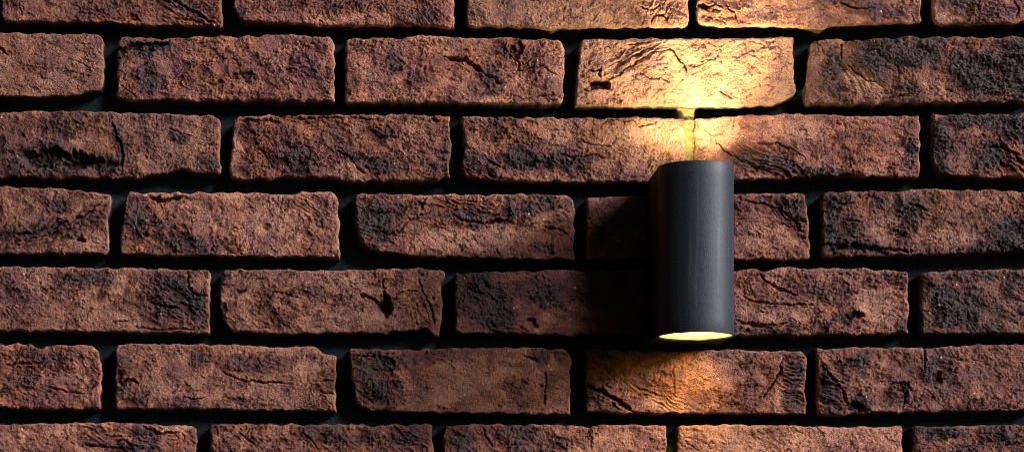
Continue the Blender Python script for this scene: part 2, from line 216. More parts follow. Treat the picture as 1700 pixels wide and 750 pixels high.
brick(581, 947, [(583, 580), (610, 578), (700, 580), (740, 577), (900, 577), (947, 580)], [(586, 676), (610, 681), (700, 684), (800, 685), (947, 687)], (4, 14, 3, 18), cr=.5, bu=.0, du=.2,
      L=[(578, 580), (620, 582), (650, 589), (676, 592)],
      ft=[('S', 615, 625, 34, 46, 0, 1.2), ('S', 645, 650, 26, 24, 0, .9), ('S', 670, 597, 50, 12, -6, 1.1), ('H', 640, 600, 12, 8, 0, 7), ('C', 4, 6, (585, 590), (620, 594), (622, 582)), ('S', 725, 590, 26, 12, 0, .6), ('S', 912, 590, 32, 13, 0, 1.1), ('U', 921, 600, 9, 9, 0, 1.1), ('C', 4, 5, (905, 612), (906, 640), (904, 676)), ('U', 790, 630, 60, 24, -25, 1.0), ('U', 733, 655, 18, 22, 0, 1.1), ('U', 740, 600, 24, 14, 0, .7),
          ('U', 930, 650, 14, 30, 0, .5), ('U', 830, 678, 70, 8, 0, .5), ('C', 3, 4, (860, 586), (890, 598), (895, 606)), ('S', 830, 605, 30, 7, 0, .6), ('S', 860, 640, 24, 14, 0, .4)])
brick(973, 1338, [(973, 580), (1100, 582), (1200, 580), (1300, 583), (1325, 582), (1338, 584)], [(973, 682), (1030, 685), (1338, 687)], (5, 11, 4, 4), cr=.45, bu=-.05, du=.2,
      ft=[('S', 990, 658, 34, 14, 40, 1.1), ('C', 7, 10, (970, 636), (1000, 650), (1025, 664), (1040, 676), (1060, 684)), ('C', 4, 6, (1015, 668), (1030, 680)), ('S', 995, 600, 24, 22, 0, .6), ('S', 1318, 615, 20, 30, 0, 1.1), ('S', 1320, 665, 20, 20, 0, .9), ('S', 1258, 600, 22, 16, 0, .5), ('S', 1245, 652, 34, 24, 0, .5), ('C', 5, 7, (1298, 595), (1295, 618), (1280, 640), (1262, 665)), ('C', 4, 6, (1295, 632), (1335, 632)), ('C', 4, 6, (1290, 650), (1334, 654)),
          ('F', 1318, 640, 22, 46, 10, 3.5), ('F', 1120, 675, 90, 14, 25, 2.6), ('U', 1100, 670, 80, 12, 0, .8), ('U', 1180, 620, 50, 30, 0, .4), ('S', 1240, 678, 26, 8, 0, .8), ('C', 3, 4, (1118, 600), (1119, 665))])
brick(1357, 1726, [(1358, 578), (1530, 575), (1534, 580), (1560, 576), (1620, 572), (1726, 571)], [(1360, 688), (1400, 688), (1440, 684), (1600, 682), (1726, 680)], (4, 4, 4, 8), cr=.6, bu=.1, du=.05,
      ft=[('S', 1378, 655, 20, 40, -25, 1.1), ('F', 1380, 650, 24, 40, 35, 4), ('C', 5, 8, (1360, 600), (1378, 625), (1400, 648), (1408, 680)), ('H', 1425, 678, 18, 7, 0, 11), ('S', 1422, 672, 22, 12, 0, 1.1), ('H', 1500, 642, 12, 5, -25, 8), ('C', 5, 7, (1470, 645), (1485, 635), (1508, 637), (1505, 655), (1498, 680)), ('S', 1495, 648, 22, 18, -30, .8), ('H', 1556, 624, 8, 9, 30, 7), ('S', 1545, 615, 16, 18, 0, 1.1), ('S', 1425, 597, 28, 12, -20, .9),
          ('S', 1400, 600, 14, 14, 0, .6), ('C', 4, 6, (1533, 577), (1536, 595), (1533, 620)), ('C', 4, 6, (1430, 645), (1424, 660)), ('S', 1620, 672, 44, 12, -10, 1.0), ('S', 1570, 592, 26, 12, 0, .6), ('S', 1500, 592, 26, 10, 0, .4), ('U', 1440, 635, 40, 12, 0, .5), ('S', 1440, 660, 14, 14, 0, .7), ('C', 3, 5, (1660, 680), (1690, 676))])
# seventh course, cut by the lower edge
brick(-45, 326, [(-45, 705), (0, 704), (100, 702), (180, 700), (230, 702), (250, 704), (326, 706)], [(-45, 812), (326, 814)], (5, 10, 4, 4), cr=.5, bu=.05, du=.15,
      ft=[('S', 190, 738, 60, 10, 8, 1.0), ('S', 245, 718, 26, 10, 25, 1.0), ('C', 5, 7, (232, 705), (250, 712), (262, 720), (300, 716)), ('U', 110, 710, 40, 8, 0, .7), ('U', 50, 725, 70, 20, 0, .3), ('F', 200, 730, 90, 22, 18, 3), ('C', 4, 6, (130, 735), (180, 742), (250, 748)), ('U', 285, 712, 30, 5, 0, .6), ('S', 250, 740, 24, 14, 0, .8)])
brick(348, 718, [(348, 704), (420, 703), (480, 704), (600, 704), (620, 708), (640, 705), (718, 703)], [(348, 814), (718, 814)], (4, 4, 4, 4), cr=.8, bu=.15,
      ft=[('S', 535, 720, 50, 14, 10, 1.0), ('S', 660, 722, 54, 16, 0, .8), ('C', 4, 6, (395, 716), (410, 728), (425, 740)), ('C', 4, 5, (500, 716), (520, 732), (530, 748)), ('C', 3, 5, (618, 720), (616, 748)), ('U', 470, 715, 24, 10, 0, .6), ('U', 385, 730, 34, 14, 0, .5), ('S', 365, 708, 20, 6, 0, .6), ('F', 680, 730, 40, 25, 30, 3)])
brick(737, 1108, [(737, 706), (800, 703), (890, 705), (900, 704), (965, 705), (980, 711), (996, 705), (1040, 704), (1108, 706)], [(737, 814), (1108, 815)], (4, 5, 4, 4), cr=.6, bu=.1, du=.1,
      ft=[('S', 765, 732, 34, 30, 0, 1.1), ('S', 850, 716, 44, 12, 0, 1.1), ('S', 850, 742, 40, 14, 0, .6), ('U', 795, 732, 14, 14, 0, .5), ('C', 4, 6, (800, 706), (806, 724), (820, 744)), ('C', 3, 4, (978, 712), (982, 745)), ('U', 1020, 735, 60, 24, 0, .8), ('U', 1080, 712, 40, 8, 30, .7), ('S', 930, 735, 34, 14, 0, .5)])
brick(1126, 1498, [(1126, 706), (1180, 704), (1300, 705), (1380, 708), (1498, 707)], [(1126, 815), (1498, 814)], (4, 5, 4, 4), cr=.25, bu=-.35, du=.8,
      ft=[('U', 1190, 712, 40, 8, 0, .6), ('C', 2.5, 3, (1130, 728), (1150, 740), (1160, 748)), ('S', 1300, 715, 24, 8, 0, .3), ('S', 1420, 745, 60, 12, 0, .3)])
brick(1517, 1884, [(1518, 708), (1700, 704), (1884, 704)], [(1517, 814), (1884, 814)], (8, 4, 4, 4), cr=.7, bu=.35,
      ft=[('S', 1560, 715, 50, 12, 0, .9), ('S', 1665, 725, 40, 20, 0, .8), ('U', 1590, 735, 30, 14, 0, .4), ('S', 1600, 745, 30, 10, 0, .8)])
N_SEEN = len(B)
# the wall goes on round the frame
rng = np.random.RandomState(7)
rows = [(-200, -88, 150), (-70, 40, None), (58, 170, None), (190, 296, None), (318, 425, None), (448, 553, None), (575, 682, None), (705, 813, None), (835, 944, 40), (966, 1075, -130), (-330, -220, -30)]
spans = {1: (-8, 1930), 2: (-210, 1728), 3: (-18, 1930), 4: (-200, 1768), 5: (-32, 1910), 6: (-205, 1742), 7: (-58, 1900)}
for ri, (t, b, off) in enumerate(rows):
    if off is None:
        lo, hi = spans[ri]
        xs = [(lo - 18 - 366 - k * 386, lo - 18 - k * 386) for k in range(2)] + [(hi + 16 + k * 386, hi + 16 + 366 + k * 386) for k in range(2)]
    else:
        xs = [(off + k * 386 - 900, off + k * 386 + 366 - 900) for k in range(8)]
    for x0, x1 in xs:
        j = rng.uniform(-3, 3, 4)
        brick(x0, x1, [(x0, t + j[0]), (x1, t + j[1])], [(x0, b + j[2]), (x1, b + j[3])], tuple(rng.uniform(3, 13, 4)), cr=rng.uniform(.3, .9), bu=rng.uniform(-.2, .4), du=rng.uniform(0, .4),
              ft=[('S', rng.uniform(x0, x1), rng.uniform(t, b), 60, 30, rng.uniform(-40, 40), 1), ('F', rng.uniform(x0, x1), rng.uniform(t, b), 70, 30, rng.uniform(-50, 50), 3)])

DEPTH = 56.0
def build_brick(b, step, seed):
    x0, x1 = b['x0'], b['x1']
    ty = np.array(b['top'], float); by = np.array(b['bot'], float)
    w = x1 - x0; h = np.mean(by[:, 1]) - np.mean(ty[:, 1])
    nu = int(w / step); nv = int(h / step)
    u = np.linspace(0, 1, nu + 1); v = np.linspace(0, 1, nv + 1)
    def curve(prof, a0, a1, n):   # smoothed profile sampled along a0..a1
        s = np.linspace(a0, a1, n)
        y = np.interp(s, prof[:, 0], prof[:, 1])
        k = max(1, int(3 / step)); ker = np.ones(2 * k + 1) / (2 * k + 1)
        return np.convolve(np.pad(y, k, mode='edge'), ker, mode='valid')
    T = curve(ty, x0, x1, nu + 1); Bt = curve(by, x0, x1, nu + 1)
    yt, yb = T[0], Bt[0]
    Lp = np.array(b['L'], float) if b['L'] else np.array([(0, x0), (1, x0)], float)
    Rp = np.array(b['R'], float) if b['R'] else np.array([(0, x1), (1, x1)], float)
    Lx = curve(Lp, T[0], Bt[0], nv + 1) if b['L'] else np.full(nv + 1, float(x0))
    Rx = curve(Rp, T[-1], Bt[-1], nv + 1) if b['R'] else np.full(nv + 1, float(x1))
    U, V = np.meshgrid(u, v)
    X = Lx[:, None] * (1 - U) + Rx[:, None] * U
    Y = T[None, :] * (1 - V) + Bt[None, :] * V
    # rounded corners
    dl = X - Lx[:, None]; dr = Rx[:, None] - X; dt = Y - T[None, :]; db = Bt[None, :] - Y
    tl, tr, br, bl = b['r']
    for a, c, sx, sy, r in ((dl, dt, 1, 1, tl), (dr, dt, -1, 1, tr), (dr, db, -1, -1, br), (dl, db, 1, -1, bl)):
        m = (a < r) & (c < r)
        p = np.where(m, r - a, 0); q = np.where(m, r - c, 0)
        ln = np.hypot(p, q) + 1e-9; k = np.maximum(p, q) / ln
        X = X + np.where(m, sx * (p - p * k), 0); Y = Y + np.where(m, sy * (q - q * k), 0)
    d = np.minimum(np.minimum(dl, dr), np.minimum(dt, db))
    # ragged outline
    ed = np.exp(-d / 9.0)
    amp = 0.8 + 0.9 * b['cr']
    X = X + ed * amp * (2.2 * noise(X / 19, Y / 19, seed + 1) + (.55 + .5 * noise(X / 60, Y / 60, seed + 8)) * noise(X / 6.5, Y / 6.5, seed + 2) + .2 * noise(X / 2.6, Y / 2.6, seed + 3))
    Y = Y + ed * amp * (2.2 * noise(X / 19, Y / 19, seed + 4) + (.55 + .5 * noise(X / 60, Y / 60, seed + 8)) * noise(X / 6.5, Y / 6.5, seed + 5) + .2 * noise(X / 2.6, Y / 2.6, seed + 6))
    # domain warp for features
    wx = X + 7 * noise(X / 26, Y / 26, seed + 11) + 4 * noise(X / 9, Y / 9, seed + 12)
    wy = Y + 7 * noise(X / 26, Y / 26, seed + 13) + 4 * noise(X / 9, Y / 9, seed + 14)
    cwx = X + 2.4 * noise(X / 12, Y / 12, seed + 15) + 1.6 * noise(X / 5, Y / 5, seed + 17); cwy = Y + 2.4 * noise(X / 12, Y / 12, seed + 16) + 1.6 * noise(X / 5, Y / 5, seed + 18)
    low = fbm(X / 70, Y / 50, seed + 20, 3); mid = fbm(X / 24, Y / 20, seed + 21, 4, .6)
    burn_shade = b['bu'] * 0.7 + 0.55 * low + 0.50 * mid - 0.34 + .10 * np.clip((X - 1250) / 400, 0, 1)  # last term darkens the wall gradually towards the right
    dust_highlight = b['du'] * 0.8 + 0.5 * fbm(X / 60, Y / 45, seed + 25, 4, .6)
    H = np.zeros_like(X); foldm = np.zeros_like(X)
    crum = np.full_like(X, b['cr'] * 0.55) + .4 * fbm(X / 45, Y / 45, seed + 26, 2)
    for f in b['ft']:
        k = f[0]
        if k in 'SUHF':
            cx, cy, rx, ry, deg, a = f[1:]
            t = math.radians(deg); c, s = math.cos(t), math.sin(t)
            p = ((wx - cx) * c + (wy - cy) * s) / rx; q = (-(wx - cx) * s + (wy - cy) * c) / ry
            e = np.sqrt(p * p + q * q)
            if k == 'S':
                m = sstep(1.35, .55, e); burn_shade = burn_shade + m * a * 0.75; dust_highlight = dust_highlight - m * a * .8; crum = crum + m * .35
            elif k == 'U':
                m = sstep(1.45, .3, e); dust_highlight = dust_highlight + m * a * 0.75; burn_shade = burn_shade - m * a * 0.75; crum = crum - m * .25
            elif k == 'H':
                m = sstep(1.15, .72, e); H = H - m * a * (1 + .25 * noise(X / 7, Y / 7, seed + 40)); crum = crum + m * .5
            else:
                m = sstep(1.4, .5, e)
                al = ((X - cx) * c + (Y - cy) * s); ac = (-(X - cx) * s + (Y - cy) * c)
                ww = ac + 9 * noise(al / 45, ac / 45, seed + 50) + 3 * noise(al / 14, ac / 10, seed + 51)
                n = noise(al / 60, ww / 6.5, seed + 52) + .5 * noise(al / 24, ww / 3.2, seed + 53)
                rdg = 1 - np.abs(n) * 2.4
                H = H + m * a * (np.clip(rdg, -1, 1) * -.75)
                foldm = np.maximum(foldm, m)
        else:
            wd, dp = f[1], f[2]; pts = f[3:]
            dd, al = segdist(cwx, cwy, pts)
            taper = np.clip(np.minimum(al, 1 - al) * 6, .25, 1)
            wl = wd * .5 * taper * (1 + .5 * noise(X / 8, Y / 8, seed + 60))
            m = sstep(1.0, 0.1, dd / np.maximum(wl * 1.35, .6))
            H = H - m * dp * taper
            H = H + 0.9 * np.exp(-(np.maximum(dd - wl, 0) / 4.0) ** 2) * taper
    crum = np.clip(crum + .25 * np.clip(burn_shade, -.5, 1), 0, 1.15)
    # broad undulation
    H = H + 2.0 * fbm(X / 110, Y / 80, seed + 70, 2) + 1.0 * fbm(X / 30, Y / 24, seed + 71, 3)
    # clods of dragged clay
    f1, f2, _ = worley(wx / 15, wy / 12, seed + 72)
    H = H + crum * 1.9 * (.55 - f1) - crum * 2.0 * sstep(.09, 0, f2 - f1)
    f1, f2, _ = worley(cwx / 7.5 + .5 * mid, cwy / 5.6 + .5 * low, seed + 73)
    H = H + crum * 1.3 * (.5 - f1) - crum * 1.2 * sstep(.10, 0, f2 - f1)
    # wandering hair cracks and creases
    an = rng2.uniform(-.5, .5); ca, sa = math.cos(an), math.sin(an)
    al = X * ca + Y * sa; ac = -X * sa + Y * ca
    n = noise(al / 46 + .6 * noise(X / 15, Y / 15, seed + 80), ac / 19 + .6 * noise(X / 13, Y / 13, seed + 81), seed + 82)
    msk = sstep(.05, .4, fbm(X / 55, Y / 40, seed + 83, 2) + .12 * b['cr'] + .2 * crum - .1)
    H = H - msk * 4.0 * sstep(.055, 0.0, np.abs(n))
    n = noise(al / 20, ac / 9, seed + 84) + .4 * noise(al / 8, ac / 5, seed + 85)
    H = H - crum * 1.3 * sstep(.16, 0, np.abs(n))
    for q_ in range(2):
        n = noise(al / 62 + .9 * noise(X / 24, Y / 20, seed + 110 + q_), ac / 13 + .9 * noise(X / 22, Y / 18, seed + 112 + q_), seed + 114 + q_)
        m_ = sstep(.08, .3, fbm(X / 48, Y / 34, seed + 116 + q_, 3) + .15 * crum)
        H = H - m_ * 2.6 * sstep(.035, 0, np.abs(n)) + m_ * 1.0 * sstep(0, .02, n)
    # sandy skin and pits
    sand = .45 + .45 * np.clip(1 - foldm, 0, 1)
    smo = sstep(-.25, .45, fbm(X / 40, Y / 32, seed + 88, 2) + .5 * crum - .15)
    H = H + sand * (.85 * smo * noise(X / 7, Y / 6, seed + 89) + (.2 + .4 * smo) * noise(X / 4.2, Y / 4.2, seed + 90) + (.42 + .3 * smo) * noise(X / 2.5, Y / 2.5, seed + 91))
    pit = noise(X / 5.0, Y / 4.2, seed + 92)
    H = H - 2.0 * sstep(.5, .8, pit) * (.5 + .5 * crum)
    dust_highlight = dust_highlight + .45 * np.exp(-d / 2.6); burn_shade = burn_shade - .3 * np.exp(-d / 2.2)  # pale rim painted along the edges, imitating light caught on the arris
    # flaked skin: patches that stand proud with a sharp lip
    fl = fbm(wx / 44, wy / 26, seed + 101, 4, .6)
    H = H + 1.6 * (.3 + crum) * (sstep(-.015, .015, fl) + sstep(.25, .275, fl) + .8 * sstep(-.33, -.305, fl))
    # worn arris
    Rv = 3.2 + 2.2 * np.clip(noise(X / 22, Y / 22, seed + 95) + .5 * noise(X / 8, Y / 8, seed + 96), -.7, 1.6) + 1.2 * b['cr']
    Rv = np.maximum(Rv, 1.4)
    dd = np.clip(d / Rv, 0, 1)
    bev = Rv * (1 - np.sqrt(np.clip(1 - (1 - dd) ** 2, 0, 1)))
    H = H * (1 - .55 * np.exp(-d / 2.5)) - bev
    H = 1.2 * H
    H = np.maximum(H, -26)
    nvx = (nu + 1) * (nv + 1)
    P = np.stack([X.ravel(), Y.ravel(), H.ravel()], 1)
    idx = np.arange(nvx).reshape(nv + 1, nu + 1)
    F = np.stack([idx[:-1, :-1], idx[1:, :-1], idx[1:, 1:], idx[:-1, 1:]], -1).reshape(-1, 4)
    # sides, straight back into the mortar
    loop = np.concatenate([idx[0, :-1], idx[:-1, -1], idx[-1, :0:-1], idx[:0:-1, 0]])
    lx, ly, lz = P[loop, 0], P[loop, 1], P[loop, 2]
    cx, cy = (x0 + x1) / 2, (np.mean(ty[:, 1]) + np.mean(by[:, 1])) / 2
    nring = max(4, int(30 / step)); n = len(loop)
    at_b = burn_shade.ravel(); at_d = dust_highlight.ravel()
    Ps = [P]; Fs = [F]; prev = loop; base = nvx
    bb = [at_b]; bd = [at_d]
    s_along = np.arange(n) * step
    for r in range(1, nring + 1):
        t = r / nring
        z = lz * (1 - t) - DEPTH * t
        off = 1.3 * noise(s_along / 9, np.full(n, z.mean() / 7), seed + 97) * min(1, t * 4) + .7 * noise(s_along / 3, np.full(n, z.mean() / 3), seed + 98)
        ex = np.sign(lx - cx) * (np.abs(np.abs(lx - cx) - w / 2) < 14) ; ey = np.sign(ly - cy) * (np.abs(np.abs(ly - cy) - h / 2) < 12)
        Q = np.stack([lx + ex * off, ly + ey * off, z], 1)
        cur = base + np.arange(n); base += n
        nxt = np.roll(cur, -1); pn = np.roll(prev, -1)
        Fs.append(np.stack([pn, nxt, cur, prev], -1)); Ps.append(Q); k_ = sstep(.04, .2, t); bb.append(at_b[loop] * (1 - k_) + 1.3 * k_); bd.append(at_d[loop] * (1 - k_) - .6 * k_)  # side faces coloured near black, joint shade put into the colour
        prev = cur
    return np.concatenate(Ps), np.concatenate(Fs), np.concatenate(bb), np.concatenate(bd), np.full(base, h2(np.array([seed]), np.array([3]), 5)[0])

rng2 = np.random.RandomState(3)
def new_mesh(name, P, F, attrs=None, smooth=True):
    me = D.meshes.new(name)
    co = np.stack([(P[:, 0] - 850) * S, -P[:, 2] * S, (375 - P[:, 1]) * S], 1).astype(np.float32)
    me.vertices.add(len(co)); me.vertices.foreach_set('co', co.ravel())
    me.loops.add(F.size); me.loops.foreach_set('vertex_index', F.ravel().astype(np.int32))
    me.polygons.add(len(F))
    me.polygons.foreach_set('loop_start', np.arange(0, F.size, F.shape[1], dtype=np.int32))
    me.polygons.foreach_set('loop_total', np.full(len(F), F.shape[1], dtype=np.int32))
    me.update(calc_edges=True)
    me.polygons.foreach_set('use_smooth', np.full(len(F), smooth))
    for k, a in (attrs or {}).items():
        at = me.attributes.new(k, 'FLOAT', 'POINT'); at.data.foreach_set('value', a.astype(np.float32))
    me.validate()
    return me

# ------------------------------------------------------------------ materials
def mat(name):
    m = D.materials.new(name); m.use_nodes = True
    n = m.node_tree; return m, n, n.nodes['Principled BSDF'], n.nodes, n.links

def make_brick_material():
    m, t, p, N, K = mat('fired clay')
    tc = N.new('ShaderNodeTexCoord')
    def attr(nm):
        a = N.new('ShaderNodeAttribute'); a.attribute_name = nm; return a.outputs['Fac']
    def nz(scale, detail=4, rough=.6):
        a = N.new('ShaderNodeTexNoise'); a.inputs['Scale'].default_value = scale; a.inputs['Detail'].default_value = detail
        a.inputs['Roughness'].default_value = rough; K.new(tc.outputs['Object'], a.inputs['Vector']); return a.outputs['Fac']
    def math_(op, a, b, c=None):
        q = N.new('ShaderNodeMath'); q.operation = op
        for i, s in enumerate((a, b, c)):
            if s is None: continue
            if isinstance(s, (int, float)): q.inputs[i].default_value = s
            else: K.new(s, q.inputs[i])
        return q.outputs[0]
    def ramp(f, a, b):
        q = N.new('ShaderNodeMapRange'); q.interpolation_type = 'SMOOTHSTEP'
        q.inputs['From Min'].default_value = a; q.inputs['From Max'].default_value = b; K.new(f, q.inputs['Value']); return q.outputs['Result']
    def mix(f, a, b):
        q = N.new('ShaderNodeMix'); q.data_type = 'RGBA'
        K.new(f, q.inputs['Factor']) if not isinstance(f, float) else setattr(q.inputs['Factor'], 'default_value', f)
        for s, i in ((a, 6), (b, 7)):
            if isinstance(s, tuple): q.inputs[i].default_value = (*s, 1)
            else: K.new(s, q.inputs[i])
        return q.outputs[2]
    fine = nz(1000, 2, .7); grain = nz(560, 3, .7); blot = nz(60, 5, .65); big = nz(16, 3, .5)
    red = mix(ramp(blot, .3, .7), (.095, .028, .022), (.33, .094, .044))
    red = mix(ramp(big, .42, .66), red, (.150, .045, .046))
    g2 = math_('MULTIPLY_ADD', math_('SUBTRACT', grain, .5), 2.6, attr('dust_highlight'))
    g2 = math_('MULTIPLY_ADD', math_('SUBTRACT', fine, .5), 4.2, g2)
    g2 = math_('MULTIPLY_ADD', math_('SUBTRACT', blot, .5), 3.6, g2)
    col = mix(math_('MULTIPLY', ramp(g2, .0, 1.1), .85), red, (.47, .232, .155))
    bz = math_('MULTIPLY_ADD', math_('SUBTRACT', fine, .5), 3.0, attr('burn_shade'))
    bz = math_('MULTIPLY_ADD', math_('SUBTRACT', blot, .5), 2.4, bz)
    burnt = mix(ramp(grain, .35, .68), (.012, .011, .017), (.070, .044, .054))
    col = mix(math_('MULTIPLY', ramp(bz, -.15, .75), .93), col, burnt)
    vo = N.new('ShaderNodeTexVoronoi'); vo.inputs['Scale'].default_value = 130; K.new(tc.outputs['Object'], vo.inputs['Vector'])
    lt = math_('MULTIPLY', math_('LESS_THAN', vo.outputs['Distance'], .11), math_('GREATER_THAN', math_('FRACT', math_('MULTIPLY', vo.outputs['Color'], 7.31), 0), .8))
    col = mix(math_('MULTIPLY', lt, .8), col, (.62, .50, .40))
    hs = N.new('ShaderNodeHueSaturation'); K.new(col, hs.inputs['Color'])
    K.new(math_('MULTIPLY_ADD', attr('tone'), .42, .80), hs.inputs['Value'])
    K.new(hs.outputs[0], p.inputs['Base Color'])
    K.new(math_('MULTIPLY_ADD', grain, -.35, .92), p.inputs['Roughness'])
    p.inputs['Specular IOR Level'].default_value = .55
    b1 = N.new('ShaderNodeBump'); b1.inputs['Strength'].default_value = .8; b1.inputs['Distance'].default_value = .0020
    K.new(grain, b1.inputs['Height'])
    b2 = N.new('ShaderNodeBump'); b2.inputs['Strength'].default_value = .8; b2.inputs['Distance'].default_value = .0024
    K.new(fine, b2.inputs['Height']); K.new(b1.outputs[0], b2.inputs['Normal'])
    K.new(b2.outputs[0], p.inputs['Normal'])
    return m

def make_mortar_material():
    m, t, p, N, K = mat('dark mortar')
    tc = N.new('ShaderNodeTexCoord')
    a = N.new('ShaderNodeTexNoise'); a.inputs['Scale'].default_value = 220; a.inputs['Detail'].default_value = 6; K.new(tc.outputs['Object'], a.inputs['Vector'])
    r = N.new('ShaderNodeValToRGB'); K.new(a.outputs['Fac'], r.inputs[0])
    r.color_ramp.elements[0].position = .3; r.color_ramp.elements[0].color = (.003, .009, .013, 1)
    r.color_ramp.elements[1].position = .75; r.color_ramp.elements[1].color = (.011, .030, .042, 1)
    K.new(r.outputs[0], p.inputs['Base Color']); p.inputs['Roughness'].default_value = .95
    b = N.new('ShaderNodeBump'); b.inputs['Strength'].default_value = .7; b.inputs['Distance'].default_value = .002
    K.new(a.outputs['Fac'], b.inputs['Height']); K.new(b.outputs[0], p.inputs['Normal'])
    return m

# ------------------------------------------------------------------ brick wall
wall = D.objects.new('brick_wall', None); COL.objects.link(wall)
wall.location = PX(850, 1080, 0)
wall['label'] = 'rough red brown brick wall with burnt patches and deep dark mortar joints behind the lamp'
wall['category'] = 'wall'

def child(name, me, parent, m):
    o = D.objects.new(name, me); COL.objects.link(o)
    o.parent = parent; o.matrix_parent_inverse = parent.matrix_basis.inverted()
    me.materials.append(m); return o

Ps, Fs, a1, a2, a3 = [], [], [], [], []; base = 0
for i, b in enumerate(B):
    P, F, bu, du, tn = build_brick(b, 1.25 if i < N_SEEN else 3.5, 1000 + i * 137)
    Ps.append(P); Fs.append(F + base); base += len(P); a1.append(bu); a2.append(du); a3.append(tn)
P = np.concatenate(Ps); F = np.concatenate(Fs)
facing = child('brick_facing', new_mesh('brick_facing', P, F, {'burn_shade': np.concatenate(a1), 'dust_highlight': np.concatenate(a2), 'tone': np.concatenate(a3)}), wall, make_brick_material())

MORTAR = -46.0
gx = np.arange(-1250, 2560, 4.0); gy = np.arange(-345, 1090, 4.0)
X, Y = np.meshgrid(gx, gy)
Z = MORTAR + 3.0 * fbm(X / 60, Y / 60, 5, 3) + 1.6 * fbm(X / 11, Y / 11, 9, 3)
ny, nx = X.shape; idx = np.arange(nx * ny).reshape(ny, nx)
Fm = np.stack([idx[:-1, :-1], idx[1:, :-1], idx[1:, 1:], idx[:-1, 1:]], -1).reshape(-1, 4)
Pm = np.stack([X.ravel(), Y.ravel(), Z.ravel()], 1)
loop = np.concatenate([idx[0, :-1], idx[:-1, -1], idx[-1, :0:-1], idx[:0:-1, 0]])
Q = Pm[loop].copy(); Q[:, 2] = -240
cur = len(Pm) + np.arange(len(loop))
Fm = np.concatenate([Fm, np.stack([np.roll(loop, -1), np.roll(cur, -1), cur, loop], -1)])
Pm = np.concatenate([Pm, Q])
mortar = child('mortar', new_mesh('mortar', Pm, Fm), wall, make_mortar_material())

# pale mortar squeezed out of the upright joint above the lamp
def slab(name, x0, x1, y0, y1, front, taper, m):
    nx, ny = 16, int((y1 - y0) / 1.5)
    U, V = np.meshgrid(np.linspace(-1, 1, nx + 1), np.linspace(0, 1, ny + 1))
    w = (x1 - x0) / 2 * (1 - taper * V)
    X = (x0 + x1) / 2 + U * w; Y = y0 + V * (y1 - y0)
    X = X + .9 * noise(Y / 6, X * 0 + U, 71)
    Z = front - 5 * np.abs(U) ** 6 + 1.6 * noise(X / 6, Y / 6, 31) + .8 * noise(X / 2.5, Y / 2.5, 33)
    Z[:, 0] = Z[:, -1] = MORTAR - 6; Z[0, :] = Z[-1, :] = MORTAR - 6
    idx = np.arange(X.size).reshape(X.shape)
    F = np.stack([idx[:-1, :-1], idx[1:, :-1], idx[1:, 1:], idx[:-1, 1:]], -1).reshape(-1, 4)
    child(name, new_mesh(name, np.stack([X.ravel(), Y.ravel(), Z.ravel()], 1), F), wall, m)
pale, pt, pp, pN, pK = mat('pale lime mortar')
ptc = pN.new('ShaderNodeTexCoord'); pn = pN.new('ShaderNodeTexNoise'); pn.inputs['Scale'].default_value = 500; pn.inputs['Detail'].default_value = 4
pK.new(ptc.outputs['Object'], pn.inputs['Vector'])
pr = pN.new('ShaderNodeValToRGB'); pK.new(pn.outputs['Fac'], pr.inputs[0])
pr.color_ramp.elements[0].position = .3; pr.color_ramp.elements[0].color = (.12, .095, .035, 1)
pr.color_ramp.elements[1].position = .7; pr.color_ramp.elements[1].color = (.27, .20, .09, 1)
pK.new(pr.outputs[0], pp.inputs['Base Color']); pp.inputs['Roughness'].default_value = .95
slab('mortar_fill', 1133, 1156, 196, 302, -9, 0, pale)
slab('mortar_fill', 1124, 1160, 173, 199, -18, .25, pale)

# ------------------------------------------------------------------ wall lamp
CX, CD, R0, YT, YB = 1134.7, 140.0, 60.6, 301.8, 574.6
def emission(name, col, strength):
    m, t, p, N, K = mat(name)
    p.inputs['Base Color'].default_value = (.8, .75, .6, 1); p.inputs['Roughness'].default_value = .4
    p.inputs['Emission Color'].default_value = (*col, 1); p.inputs['Emission Strength'].default_value = strength
    return m

